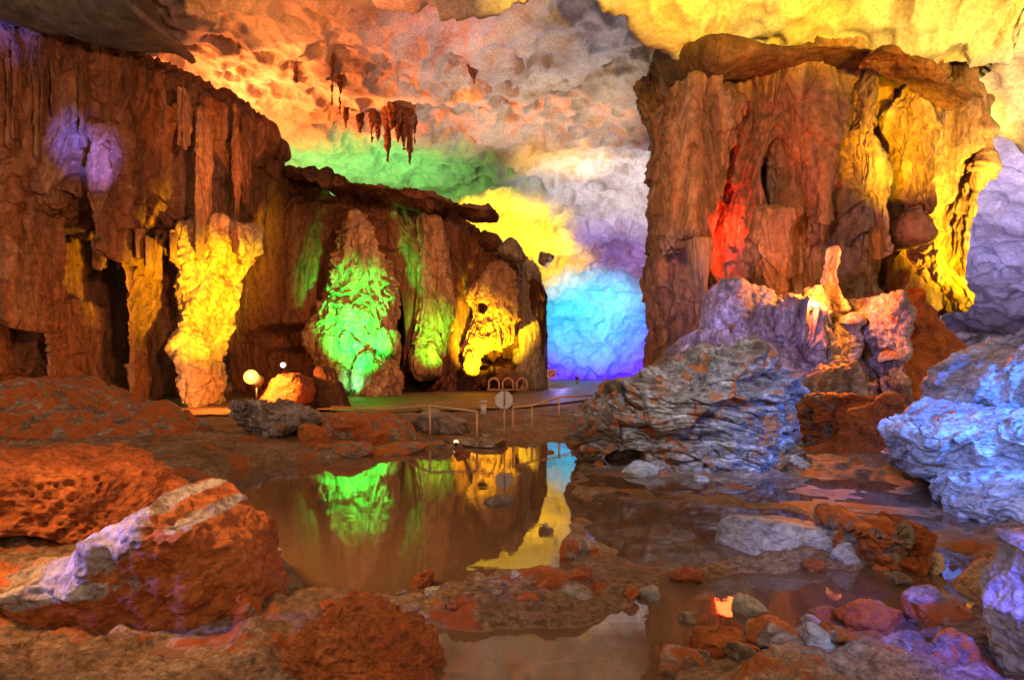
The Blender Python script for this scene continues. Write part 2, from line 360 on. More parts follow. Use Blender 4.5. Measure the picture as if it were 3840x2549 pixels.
m_ledge = rock_mat('shaded_brown_limestone', [(.05, .026, .016), (.11, .05, .028), (.17, .08, .045)], .5, .8, .8, 4., .6, bdist=.15)  # the shelf's shade is put into these darker browns
m_crust = rock_mat('rust_mud_with_pale_mineral_crust', [(.20, .05, .013), (.38, .105, .022), (.45, .15, .035)], .9, 1., .9, 16., .6, bdist=.04, speck=.5, streak=.3)
nt = m_crust.node_tree; pb = [n for n in nt.nodes if n.type == 'BSDF_PRINCIPLED'][0]; src = pb.inputs['Base Color'].links[0].from_socket; g = nn(nt, 'ShaderNodeNewGeometry'); prev = None
for (u, v, a_, b_, an) in ((92, 548, .60, .21, .50), (150, 508, .42, .07, .62), (40, 590, .8, .10, .12), (190, 520, .16, .05, .3)):      # where the calcite has spread
    c_ = P(u, v, 4.4); va = nn(nt, 'ShaderNodeVectorMath', operation='SUBTRACT'); nt.links.new(g.outputs['Position'], va.inputs[0]); va.inputs[1].default_value = [float(x) for x in c_]
    rv = nn(nt, 'ShaderNodeVectorRotate', rotation_type='Y_AXIS'); rv.inputs['Angle'].default_value = an; nt.links.new(va.outputs[0], rv.inputs['Vector'])
    sc_ = nn(nt, 'ShaderNodeVectorMath', operation='MULTIPLY'); nt.links.new(rv.outputs[0], sc_.inputs[0]); sc_.inputs[1].default_value = (1 / a_, .5, 1 / b_)
    ln = nn(nt, 'ShaderNodeVectorMath', operation='LENGTH'); nt.links.new(sc_.outputs[0], ln.inputs[0]); o_ = ln.outputs['Value']
    if prev is not None:
        mn = nn(nt, 'ShaderNodeMath', operation='MINIMUM'); nt.links.new(prev, mn.inputs[0]); nt.links.new(o_, mn.inputs[1]); o_ = mn.outputs[0]
    prev = o_
nz_ = nn(nt, 'ShaderNodeTexNoise', i_Scale=7., i_Detail=8., i_Roughness=.7); nt.links.new(g.outputs['Position'], nz_.inputs['Vector'])
ad = nn(nt, 'ShaderNodeMath', operation='MULTIPLY_ADD'); nt.links.new(nz_.outputs[0], ad.inputs[0]); ad.inputs[1].default_value = 2.1; nt.links.new(prev, ad.inputs[2])
mk = ramp(nt, ad.outputs[0], [(.0, (1, 1, 1)), (1., (0, 0, 0))]); rr_ = nn(nt, 'ShaderNodeMapRange'); nt.links.new(ad.outputs[0], rr_.inputs[0]); rr_.inputs[1].default_value = 1.92; rr_.inputs[2].default_value = 1.82
pc = ramp(nt, nz_.outputs[0], [(.38, (.14, .10, .09)), (.5, (.34, .32, .34)), (.62, (.52, .52, .56))]); mm = nn(nt, 'ShaderNodeMix', data_type='RGBA'); nt.links.new(rr_.outputs[0], mm.inputs[0]); nt.links.new(src, mm.inputs[6]); nt.links.new(pc, mm.inputs[7]); nt.links.new(mm.outputs[2], pb.inputs['Base Color'])
#MATS

# ------------------------------------------------------------------ ground
def poly_sd(px, py, poly):
    """signed distance to a polygon (negative inside)"""
    poly = np.array(poly, float); d = np.full(px.shape, 1e9); ins = np.zeros(px.shape, bool)
    for (x0, y0), (x1, y1) in zip(poly, np.roll(poly, -1, 0)):
        ex, ey = x1 - x0, y1 - y0; t = np.clip(((px - x0) * ex + (py - y0) * ey) / (ex * ex + ey * ey + 1e-9), 0, 1)
        d = np.minimum(d, np.hypot(px - x0 - t * ex, py - y0 - t * ey))
        c = ((y0 > py) != (y1 > py)) & (px < (x1 - x0) * (py - y0) / (y1 - y0 + 1e-12) + x0); ins ^= c
    return np.where(ins, -d, d)
def on_floor(pts): return [((u - U0) / F * (H * F / (v - VH)), H * F / (v - VH)) for u, v in pts]
POOL_A = on_floor([(205, 492), (235, 470), (262, 458), (350, 456), (430, 447), (500, 443), (562, 441), (572, 458), (590, 480), (592, 500), (580, 530), (572, 572), (500, 585), (430, 600), (340, 604), (285, 590), (262, 545), (225, 512)])
POOL_B = on_floor([(400, 622), (500, 618), (575, 618), (630, 592), (735, 568), (840, 562), (930, 548), (990, 548), (985, 612), (930, 632), (800, 652), (700, 664), (670, 720), (665, 860), (400, 860)])
SHALLOW = on_floor([(575, 470), (700, 474), (880, 480), (990, 500), (990, 545), (880, 552), (720, 566), (640, 574), (560, 580)])
def floor_z(x, y):
    p = np.stack([x, y, x * 0], -1); wv = fbm(p * 1.1, 4, 3) * .22 * np.clip(y / 8, .5, 2)
    a = poly_sd(x, y, POOL_A) + wv; b = poly_sd(x, y, POOL_B) + wv; c = poly_sd(x, y, SHALLOW) + wv
    land = .03 + .035 * np.abs(fbm(p * 3.1, 4, 44)) + .02 * worley(p * 4.3, 45)[0] + .05 * fbm(p * .9, 4, 9) + .03 * ridged(p * 2.2, 4, 21) + .03 * fbm(p * 7, 4, 14)
    f1_, f2_, ci_ = worley(p * 1.9 + fbm(p * 2, 2, 71)[:, None] * .3, 70); land += (.09 * (ci_ - .45) * sstep(0, .15, f2_ - f1_)) * sstep(14, 9, y)
    land += .25 * sstep(15.5, 20, y) + .35 * sstep(-2.5, -7, x) * sstep(22, 8, y) + .4 * sstep(5.2, 9, x) * sstep(20, 8, y)
    far = sstep(19, 26, y); land = land * (1 - far) + far * (.32 + .04 * fbm(p * .5, 3, 8))
    deep = -.22 + .07 * fbm(p * 1.3, 4, 5)
    k = sstep(.10, -.35, a); z = land * (1 - k) + deep * k
    k = sstep(.08, -.25, b); z = z * (1 - k) + (deep * .55) * k
    rim = .05 * np.clip(ridged(p * .8, 3, 33) - .75, 0, 1)
    k = sstep(.2, -.2, c); z = z * (1 - k) + (-.022 + .018 * fbm(p * 1.2, 4, 6) + rim * 1.3) * k
    return z
ys = [-8, -5, -2, 0, 1, 1.7]; y = 2.2
while y < 100: ys.append(y); y *= 1.0055
ys = np.array(ys); NX = 900; aa = np.linspace(-1, 1, NX)
yw = np.maximum(ys, 3.2)
X = aa[None] * (1.05 * yw[:, None] + 3.0); Yg = np.repeat(ys[:, None], NX, 1)
Z = floor_z(X.ravel(), Yg.ravel())
m_ground = rock_mat('wet_brown_floor', [(.13, .08, .05), (.24, .16, .11), (.36, .27, .20)], .9, 1., 1., 17., .55, mud=(.32, .09, .018), mudamt=.22, bdist=.03, spec=.3)
nt = m_ground.node_tree; pb = [n for n in nt.nodes if n.type == 'BSDF_PRINCIPLED'][0]; src = pb.inputs['Base Color'].links[0].from_socket      # pale silt settles below the waterline
gg = nn(nt, 'ShaderNodeNewGeometry'); sx = nn(nt, 'ShaderNodeSeparateXYZ'); nt.links.new(gg.outputs['Position'], sx.inputs[0]); sr = nn(nt, 'ShaderNodeMapRange'); nt.links.new(sx.outputs[2], sr.inputs[0])
sr.inputs[1].default_value = .012; sr.inputs[2].default_value = -.02; sm_ = nn(nt, 'ShaderNodeMix', data_type='RGBA'); nt.links.new(sr.outputs[0], sm_.inputs[0]); nt.links.new(src, sm_.inputs[6]); sm_.inputs[7].default_value = (.30, .21, .14, 1); nt.links.new(sm_.outputs[2], pb.inputs['Base Color'])
g_o = mesh_obj('ground', np.stack([X.ravel(), Yg.ravel(), Z], -1), grid_faces(len(ys), NX), m_ground, loc=(0, 0, 0)); tag(g_o, kind='structure')

# water
m_w, nt, b = M_new('pool_water'); nt.nodes.remove(b); L = nt.links.new
out = [n for n in nt.nodes if n.type == 'OUTPUT_MATERIAL'][0]
gl = nn(nt, 'ShaderNodeBsdfGlossy'); gl.inputs['Roughness'].default_value = .015; tr = nn(nt, 'ShaderNodeBsdfTransparent'); tr.inputs[0].default_value = (.88, .78, .66, 1)
fr = nn(nt, 'ShaderNodeFresnel', i_IOR=1.7); mx = nn(nt, 'ShaderNodeMixShader'); mb = nn(nt, 'ShaderNodeMixShader'); df = nn(nt, 'ShaderNodeBsdfDiffuse'); df.inputs[0].default_value = (.40, .27, .18, 1)
nm = nn(nt, 'ShaderNodeTexNoise', i_Scale=.9, i_Detail=5.); mr = ramp(nt, nm.outputs[0], [(.3, (.18, .18, .18)), (.7, (.5, .5, .5))]); L(mr, mb.inputs[0]); L(tr.outputs[0], mb.inputs[1]); L(df.outputs[0], mb.inputs[2])
g = nn(nt, 'ShaderNodeNewGeometry'); mpw = nn(nt, 'ShaderNodeMapping'); mpw.inputs['Scale'].default_value = (1, 2.2, 1); L(g.outputs['Position'], mpw.inputs[0])
nz = nn(nt, 'ShaderNodeTexNoise', i_Scale=1.6, i_Detail=3.); L(mpw.outputs[0], nz.inputs['Vector']); bp = nn(nt, 'ShaderNodeBump', i_Strength=.05, i_Distance=.02); L(nz.outputs[0], bp.inputs['Height'])
L(bp.outputs[0], gl.inputs['Normal']); L(fr.outputs[0], mx.inputs[0]); L(mb.outputs[0], mx.inputs[1]); L(gl.outputs[0], mx.inputs[2]); L(mx.outputs[0], out.inputs[0])
wv_ = np.array([[-16, 1.5, 0], [16, 1.5, 0], [16, 19, 0], [-16, 19, 0]]); w_o = mesh_obj('water', wv_, [[0, 1, 2, 3]], m_w, loc=(0, 0, 0)); tag(w_o, kind='structure')

# ------------------------------------------------------------------ ceiling
prof = np.array([(-4, 18.5), (6, 18.5), (14, 18.5), (24, 18.5), (34, 18.5), (48, 18.8), (60, 18.6), (67, 17.0), (73, 14.2), (78, 10.5), (81, 6), (82.5, 2.5), (83, -.8)])
seg = np.concatenate([[0], np.cumsum(np.hypot(*np.diff(prof, axis=0).T))]); t = np.linspace(0, seg[-1], 820)
cy = np.interp(t, seg, prof[:, 0]); cz = np.interp(t, seg, prof[:, 1]); ker = np.hanning(61); ker /= ker.sum()
cy = np.convolve(np.pad(cy, 30, 'edge'), ker, 'valid'); cz = np.convolve(np.pad(cz, 30, 'edge'), ker, 'valid')
xa = np.linspace(-1, 1, 900); X = xa[None] * (18 + .62 * np.clip(cy[:, None], 0, 90)); Yc = np.repeat(cy[:, None], 900, 1); Zc = np.repeat(cz[:, None], 900, 1)
arch = np.interp(X, [-60, -44, -30, -20, 12, 17, 22, 32, 46, 60], [.1, .35, .8, 1, 1, .86, .68, .42, .02, -.05])
Zc = Zc * arch
p = np.stack([X.ravel(), Yc.ravel(), Zc.ravel()], -1)
xx = p[:, 0]; w_ = sstep(-9, -1, xx)                      # the near ceiling hangs lower on the right and ends in a lip
yedge = np.interp(xx, [-9, -5, -2.5, 1.8, 5, 9, 16], [30, 27, 24.5, 23.6, 24.6, 25, 25]) + 1.2 * w_ * fbm(p * .25, 3, 4)
wd = 6 * (1 - w_) + .45
fz = 17.2 * (1 - w_) + w_ * (np.interp(xx, [-3, 1.8, 4.7, 6.9, 12.7, 16, 20, 26, 36], [12.9, 13.3, 12.9, 13.1, 12.5, 11.5, 10.4, 9, 6.5]) + .55 * np.clip(25 - p[:, 1], -3, 14))
k = sstep(-1, 1, (p[:, 1] - yedge) / wd); k = np.where(xx > 17, sstep(-1, 1, (p[:, 1] - yedge - 3) / 7), k)
p[:, 2] = np.minimum(fz, p[:, 2]) * (1 - k) + p[:, 2] * k
fq = grid_faces(820, 900)[:, ::-1]; N = normals(p, fq)
if N[400 * 900 + 450, 2] > 0: N = -N
q = p * v3(1, .8, 1)
wr = fbm(q * .35, 2, 60)[:, None] * .5
f1, f2, cid = worley(q / 1.9 + wr, 7); g1, g2, _ = worley(q / .95 + wr, 90); h1 = worley(q / 4.6 + wr, 70)[0]
act = sstep(-.35, .35, fbm(q * .09, 2, 55))
e1, e2, ec = worley(q / 1.6 + wr * .4, 130)
pk = lambda f, r: np.sqrt(np.clip(r * r - f * f, 0, None))                # round solution pockets with sharp rims
d = -1.35 * pk(e1, .60) * (.30 + .70 * sstep(.2, .7, ec)) * (.6 + .4 * act) - .8 * pk(f1, .60) * sstep(.45, .6, cid) - .28 * pk(g1, .62) + .6 * (h1 - .5) + .6 * fbm(q * .13, 3, 2) + .05 * fbm(q * 1.6, 4, 12) + .10 * ridged(q * .4, 3, 22) + .45
back = sstep(70, 78, p[:, 1]); p = p + N * d[:, None]
c_o = mesh_obj('cave_ceiling', p, fq, m_ceil, loc=(0, 0, 0)); tag(c_o, kind='structure')
#ROCKS
def thing(name, loc, label, cat, group=None): return tag(empty(name, loc), label, cat, group)

# ------------------------------------------------------------------ left rock mass
T = thing('rock_wall', P(60, 400, 28), 'huge brown flowstone wall with hanging drapery, overhanging the yellow lit column', 'rock wall')
loft('overhang', 'v', [(20, -420, 5, 30), (30, -420, 60, 30), (42, -420, 150, 30), (55, -420, 182, 30), (74, -420, 191, 30), (86, -420, 218, 30), (95, -420, 236, 30), (105, -420, 257, 30), (116, -420, 273, 30), (136, -420, 269, 30),
    (152, -420, 261, 30), (166, -420, 253, 30), (200, -420, 250, 30), (236, -420, 250, 30), (246, -420, 240, 31), (256, -420, 190, 32)], m_wall, r_curtain(.7, 1.35, 3), 520, 1100, b=8, ex=3.2, parent=T,
    dents=[(8, 115, 3, 30, 2.4), (48, 100, 3, 32, 1.8), (36, 90, 2, 30, 1.4), (162, 100, 2.5, 15, 1.6), (170, 102, 2, 17, 1.6), (178, 98, 2, 13, 1.4)])
loft('lower_wall', 'v', [(225, -420, 185, 31.5), (260, -420, 172, 31.5), (300, -420, 174, 31.5), (340, -420, 178, 31.5), (375, -420, 192, 31.5), (400, -420, 200, 31.5), (412, -420, 205, 31.5)], m_wall, r_curtain(.7, 1.8, 41), 300, 700, b=8, ex=3.0, parent=T,
    dents=[(30, 355, 5, 22, 2.0)])
rs = random.Random(11)
DR = [(rs.uniform(2, 85), rs.uniform(38, 62), rs.uniform(110, 165), rs.uniform(4, 8)) for _ in range(9)] + [(rs.uniform(152, 188), rs.uniform(84, 92), rs.uniform(120, 150), rs.uniform(3, 6)) for _ in range(5)] + \
     [(rs.uniform(195, 248), rs.uniform(100, 120), rs.uniform(180, 262), rs.uniform(4, 9)) for _ in range(9)] + [(30, 170, 330, 34), (120, 130, 262, 26), (75, 300, 420, 24), (150, 250, 400, 18)]
for i, (u, v0, v1, w) in enumerate(DR):
    Y = np.interp(u, [0, 130, 200, 250], [22.3, 23.2, 24.8, 28.0]) + (1.2 if w > 12 else .2) + (2.2 if v0 > 240 else 0)
    loft('drapery', 'v', [(v0, u - w * .5, u + w * .5, Y), (v0 + (v1 - v0) * .3, u - w * .75, u + w * .7, Y), (v0 + (v1 - v0) * .7, u - w * .55, u + w * .6, Y), (v1, u - w * .15, u + w * .2, Y)], m_wall, r_curtain(.12 if w < 12 else .4, .7, 50 + i), 220, 110, b=w / F * Y * .9 if w < 12 else 1.5, parent=T)
rs = random.Random(4)
for i in range(26):
    u = rs.uniform(95, 250) if i > 6 else rs.uniform(5, 60); v0 = (236 if i > 6 else 60) + rs.uniform(-8, 4); Y = 24.5 + (i % 5) * .7; w = rs.uniform(2.5, 6); l = rs.uniform(18, 44) if i > 6 else rs.uniform(45, 80)
    loft('stalactite', 'v', [(v0, u - w, u + w, Y), (v0 + l * .4, u - w * .7, u + w * .6, Y), (v0 + l * .8, u - w * .35, u + w * .3, Y), (v0 + l, u - .4, u + .4, Y)], m_wall, r_curtain(.09, .35, 80 + i), 90, 40, b=.25, parent=T)
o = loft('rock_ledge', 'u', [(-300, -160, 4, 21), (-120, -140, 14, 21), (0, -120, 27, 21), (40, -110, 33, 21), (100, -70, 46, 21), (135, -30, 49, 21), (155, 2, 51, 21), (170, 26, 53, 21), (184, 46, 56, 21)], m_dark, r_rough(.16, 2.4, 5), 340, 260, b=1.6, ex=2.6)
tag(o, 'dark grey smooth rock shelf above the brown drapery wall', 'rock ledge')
o = loft('rock_column', 'v', [(222, 196, 254, 27), (238, 176, 254, 27), (262, 173, 247, 27), (290, 178, 240, 27), (320, 178, 226, 27), (345, 176, 222, 26.5), (358, 178, 218, 26), (368, 180, 224, 25.8), (384, 178, 226, 25.6), (412, 176, 228, 25.6)], m_fs, r_knob(.5, .9, 8), 420, 360, b=1.6)
tag(o, 'knobbly tapering flowstone column glowing yellow beside the bright floodlight', 'rock column')

# ------------------------------------------------------------------ middle wall
T = thing('rock_wall', P(400, 392, 41), 'long brown curtain wall with a drooping rim behind the pool', 'rock wall')
loft('curtain', 'u', [(236, 168, 402, 40), (255, 166, 402, 40), (275, 174, 402, 40), (300, 181, 402, 40), (330, 190, 402, 40.5), (360, 196, 402, 41), (400, 203, 402, 42), (440, 212, 402, 43), (470, 226, 402, 44), (500, 246, 402, 45), (525, 264, 402, 46), (540, 276, 400, 46), (547, 300, 400, 46)],
     m_wall, r_curtain(.6, 1.5, 61), 620, 520, b=3.2, ex=3.4, parent=T, dents=[(259, 220, 5, 18, 3.5), (406, 330, 6, 28, 2.6), (402, 355, 8, 18, 2.6), (505, 355, 24, 11, 3.6), (488, 364, 10, 8, 2.5), (455, 300, 3, 40, 1.2), (300, 340, 30, 14, 2.2), (340, 392, 30, 6, 1.5), (425, 378, 16, 8, 2), (535, 375, 4, 25, 1.5)])
loft('rim', 'u', [(252, 160, 168, 37.6), (265, 164, 172, 37.6), (285, 169, 178, 37.6), (320, 176, 186, 37.6), (355, 185, 195, 37.8), (400, 192, 200, 38.5), (440, 199, 209, 39.5), (470, 205, 221, 40.5), (500, 206, 226, 41)], m_wall, r_rough(.45, 1.4, 9), 420, 80, b=1.6, parent=T)
o = loft('flowstone_mound', 'v', [(215, 358, 364, 37.6), (250, 347, 376, 37.4), (272, 336, 386, 37.2), (298, 322, 394, 37), (318, 306, 396, 36.6), (335, 299, 393, 36.2), (352, 306, 392, 36), (368, 322, 394, 35.6), (380, 338, 396, 35.4), (390, 344, 396, 35.4), (415, 344, 396, 35.4)], m_fs, r_curtain(.42, .62, 71, 1.5), 440, 360, b=1.8)
tag(o, 'tree shaped flowstone mound of stacked lobes lit bright green', 'flowstone')
loft_lobes = [(368, 372, 15, 22, 34.2), (342, 378, 12, 14, 34.6), (330, 345, 14, 12, 35.2), (386, 340, 11, 12, 35.2), (352, 318, 14, 12, 35.6), (372, 392, 14, 10, 34.2)]
for i, (u, v, w, h, Y) in enumerate(loft_lobes):
    q_ = loft('lobe', 'v', [(v - h, u - w * .3, u + w * .3, Y), (v - h * .5, u - w * .8, u + w * .8, Y), (v, u - w, u + w, Y), (v + h * .7, u - w * .9, u + w, Y), (v + h, u - w * .5, u + w * .6, Y)], m_fs, r_curtain(.2, .4, 300 + i, 1.4), 140, 140, b=.9)
    q_.parent = o; q_.location = q_.location - o.location
o = loft('flowstone_curtain', 'v', [(215, 420, 436, 40.4), (235, 418, 440, 40.2), (260, 414, 446, 40), (285, 413, 452, 39.8), (310, 413, 455, 39.6), (335, 416, 448, 39.5), (352, 412, 444, 39.2), (362, 412, 440, 39), (376, 418, 436, 39)], m_fs, r_curtain(.36, .8, 91, 1.), 360, 240, b=1.3)
tag(o, 'narrow hanging flowstone curtain lit yellow green, between the green mound and the yellow one', 'flowstone')
o = loft('flowstone_curtain', 'v', [(262, 494, 504, 41.6), (275, 490, 511, 41.4), (288, 466, 512, 41.2), (300, 463, 512, 41), (318, 470, 511, 41), (332, 464, 510, 40.8), (346, 461, 505, 40.6), (352, 461, 480, 40.4), (362, 462, 479, 40.2), (374, 466, 475, 40.2)], m_fs, r_curtain(.34, .6, 95, 1.1), 360, 260, b=1.1, dents=[(482, 308, 6, 6, 1.6)])
tag(o, 'flowstone curtain lit strong yellow above the small dark hollow', 'flowstone')
o = loft('rock_column', 'v', [(262, 515, 532, 45), (275, 512, 541, 45), (300, 511, 543, 44.6), (350, 514, 545, 44.4), (392, 508, 550, 44)], m_pale, r_curtain(.3, 1., 99), 300, 200, b=1.8)
tag(o, 'pale ribbed column at the wall end beside the blue lit chamber', 'rock column')
for i, (u, v, w, h, Y, lab) in enumerate([(508, 380, 26, 13, 38, 'orange brown boulder low inside the small hollow'), (514, 252, 24, 17, 42, 'violet tinted boulder balanced on the sloping wall top'), (545, 258, 16, 14, 43, 'small violet boulder at the end of the wall top'), (492, 241, 22, 12, 42, 'dark boulder high on the wall top under the yellow ceiling'), (580, 272, 17, 9, 78.5, 'dark rock lodged on the chamber slope above the cyan light')]):
    px = P(u, v, Y); s_ = w / F * Y / 2
    o = polyrock('boulder', px, (s_ * 1.2, s_ * 1.3, h / F * Y / 2 * 1.3), m_wall if i not in (1, 2) else m_pale, seed=i + 3, rt=(0, .5, 0), relief=r_rough(.12, .8, i)); tag(o, lab, 'boulder')

# ------------------------------------------------------------------ right column
T = thing('rock_column', P(810, 395, 30), 'giant brown flowstone column with yellow lit flank standing right of the chamber mouth', 'rock column')
loft('body', 'v', [(50, 630, 860, 31), (60, 630, 880, 31), (76, 638, 905, 31), (88, 643, 925, 31), (90, 645, 938, 31), (112, 651, 958, 31), (125, 651, 972, 31), (145, 650, 980, 31), (165, 650, 980, 31), (180, 648, 975, 31), (200, 651, 962, 31), (215, 653, 952, 31), (245, 653, 945, 31), (262, 648, 942, 31), (280, 644, 940, 31), (300, 650, 940, 31), (330, 656, 942, 31), (365, 660, 950, 31), (410, 655, 975, 31)],
     m_col, r_curtain(.75, 1.4, 111), 700, 1000, b=6.5, ex=2.6, parent=T, dents=[(726, 212, 11, 28, 3.2), (730, 120, 6, 30, 1.5), (742, 92, 5, 18, 2.5), (707, 330, 14, 50, 2.5), (935, 60, 20, 6, 1), (690, 190, 3, 40, 1.2), (822, 280, 24, 30, 2.2), (862, 110, 4, 30, 1.), (800, 200, 3, 60, 1.1)])
for i, (st, Y, b, am) in enumerate([
    ([(62, 752, 826), (85, 752, 846), (110, 754, 850), (135, 764, 842), (170, 778, 832), (215, 786, 826), (250, 792, 820)], 26.2, 1.7, .4),
    ([(96, 668, 712), (120, 654, 738), (160, 650, 722), (200, 653, 716), (236, 662, 706), (250, 668, 700)], 26.8, 2.0, .42),
    ([(78, 850, 872), (110, 846, 878), (135, 840, 876), (160, 848, 866)], 25.0, 1.1, .3),
    ([(85, 880, 905), (120, 862, 935), (150, 868, 942), (185, 880, 930), (225, 892, 925)], 25.6, 1.6, .4),
    ([(110, 930, 958), (130, 925, 974), (155, 925, 981), (180, 926, 976), (205, 925, 958), (245, 922, 945), (290, 925, 938)], 28.5, 2.2, .45),
    ([(140, 846, 866), (180, 850, 884), (230, 862, 884), (262, 868, 878)], 25.2, 1.0, .3),
    ([(238, 684, 714), (262, 688, 712), (285, 692, 706), (300, 697, 702)], 24.6, .8, .12),
    ([(212, 742, 800), (250, 738, 792), (280, 745, 790), (300, 752, 786)], 25., 1.3, .35),
    ([(235, 905, 935), (262, 890, 942), (285, 905, 962), (300, 925, 966), (311, 938, 960)], 26.8, 1.5, .35)]):
    loft('drapery', 'v', [(a, l, r, Y - .8) for a, l, r in st], m_col, r_curtain(am, 1., 130 + i), 260, 240, b=b, parent=T)
o = loft('dome', 'v', [(211, 896, 908, 24.6), (216, 884, 922, 24.6), (226, 877, 932, 24.6), (238, 874, 936, 24.6), (246, 880, 930, 24.6)], m_col, r_rough(.12, .8, 14), 140, 160, b=1.2, parent=T)
o = loft('rock_ledge', 'u', [(655, 40, 60, 27), (668, 38, 74, 26), (682, 38, 82, 25), (705, 34, 84, 24), (722, 32, 84, 24), (742, 36, 80, 24), (790, 44, 77, 23.8), (830, 50, 74, 23.6), (865, 58, 80, 23.8), (900, 74, 92, 24), (925, 86, 104, 24.4), (950, 98, 119, 25)], m_ledge, r_rough(.16, 1.6, 15), 520, 260, b=1.2, ex=2.2)
tag(o, 'brown rock shelf between the giant column and the yellow ceiling', 'rock ledge')
o = loft('rock_ledge', 'u', [(866, 54, 62, 22), (885, 52, 66, 22), (915, 64, 84, 22.5), (935, 80, 100, 23), (962, 94, 112, 23.5)], m_wall, r_rough(.18, 1.0, 17), 200, 120, b=.7)
tag(o, 'short red brown rock lip hanging from the yellow ceiling at the column shoulder', 'rock ledge')

# pedestal of the column
PED = [([(286, 706, 742), (300, 700, 775), (318, 696, 790), (335, 702, 790), (350, 712, 770)], 21.6, 1.6, 'grey violet flowstone knob at the foot of the giant column, beside its dark cleft'),
       ([(300, 760, 800), (315, 755, 830), (335, 758, 840), (352, 775, 836), (374, 790, 830)], 20.8, 1.6, 'violet fluted flowstone bulge just below the red lit rocks'),
       ([(297, 850, 890), (312, 838, 912), (332, 834, 918), (350, 842, 915), (362, 850, 890)], 20.6, 1.8, 'rounded grey flowstone shelf with a dark hollow beneath it'),
       ([(322, 820, 850), (345, 812, 860), (370, 815, 850), (400, 820, 845)], 21.2, 1.2, 'narrow violet flowstone pillar between the two bulges'),
       ([(360, 875, 895), (380, 872, 900), (400, 880, 905), (425, 884, 908)], 20.0, 1.0, 'small blue violet flowstone stump beside the orange slope')]
for i, (st, Y, b, lab) in enumerate(PED):
    o = loft('flowstone', 'v', [(a, l, r, Y) for a, l, r in st], m_knob, r_knob(.42, 1., 150 + i) if i != 1 else r_curtain(.4, .9, 150), 240, 260, b=b); tag(o, lab, 'flowstone')
o = loft('rock_slope', 'v', [(292, 880, 915, 24.5), (305, 860, 930, 24.5), (322, 850, 945, 24.5), (340, 845, 958, 24.5), (358, 840, 975, 24), (380, 830, 990, 23.5), (420, 820, 1015, 23)], m_mud, r_rough(.35, 1.6, 19), 320, 360, b=1.8)
tag(o, 'orange brown rubble slope with a yellow lit edge below the giant column', 'rock slope')
o = loft('rock', 'v', [(330, 690, 790, 21.5), (350, 670, 850, 21.5), (380, 650, 890, 21), (420, 630, 900, 20.5), (440, 620, 905, 20.5)], m_knob, r_rough(.35, 1.1, 20), 240, 400, b=1.4)
tag(o, 'low grey rock base between the big layered boulder and the column', 'rock')
for nm, st, Y, lab in [('rock_spire', [(246, 829, 836), (256, 827, 840), (275, 822, 838), (288, 824, 841), (300, 830, 846), (312, 836, 850)], 21.2, 'slender stone spire glowing orange beside the red lamp'),
                       ('rock_stub', [(286, 806, 820), (296, 801, 828), (308, 802, 830), (318, 812, 832)], 20.9, 'squat stone glowing red at the foot of the spire')]:
    o = loft(nm, 'v', [(a, l, r, Y) for a, l, r in st], m_pale, r_rough(.12, .5, 21), 140, 100, b=.45); tag(o, lab, 'rock')
o = loft('rock_tongue', 'v', [(185, 722, 732, 27), (200, 720, 738, 27), (218, 718, 739, 26.8), (232, 716, 738, 26.6), (241, 722, 734, 26.6)], m_pale, r_rough(.1, .8, 23), 120, 100, b=.5)
tag(o, 'pale stone tongue glowing orange inside the niche of the giant column', 'rock')

# path on the cave floor, following the railing
cl = np.array([(-13, 20.5), (-8, 20.8), (-4, 21.5), (-.5, 24), (2, 29), (4, 37), (5.5, 50), (7, 66)]); k_ = np.linspace(0, 7, 160); cx_ = np.interp(k_, range(8), cl[:, 0]); cy_ = np.interp(k_, range(8), cl[:, 1])
ker = np.hanning(21); ker /= ker.sum(); cx_ = np.convolve(np.pad(cx_, 10, 'edge'), ker, 'valid'); cy_ = np.convolve(np.pad(cy_, 10, 'edge'), ker, 'valid')
tx, ty = np.gradient(cx_), np.gradient(cy_); tl = np.hypot(tx, ty); ww = np.linspace(-1.5, 1.5, 14)
XX = cx_[:, None] + ww[None] * (ty / tl)[:, None]; YY_ = cy_[:, None] - ww[None] * (tx / tl)[:, None]
ZZ = floor_z(XX.ravel(), YY_.ravel()); ZZ = np.maximum(ZZ, .3) + .06; m_path = rock_mat('red_brown_paving', [(.10, .04, .025), (.16, .065, .04), (.20, .10, .07)], 2., 1., .3, 12., .5, bdist=.02, streak=0.)
tag(mesh_obj('path', np.stack([XX.ravel(), YY_.ravel(), ZZ], -1), grid_faces(160, 14)[:, ::-1], m_path, loc=(0, 0, 0)), kind='structure')

# far right: low bank under the streaked ceiling
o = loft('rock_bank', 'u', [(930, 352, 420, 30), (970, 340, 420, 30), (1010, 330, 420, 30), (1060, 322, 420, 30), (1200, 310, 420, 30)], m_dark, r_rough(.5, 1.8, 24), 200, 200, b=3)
tag(o, 'dark rock bank in shadow behind the blue lit boulder', 'rock bank')

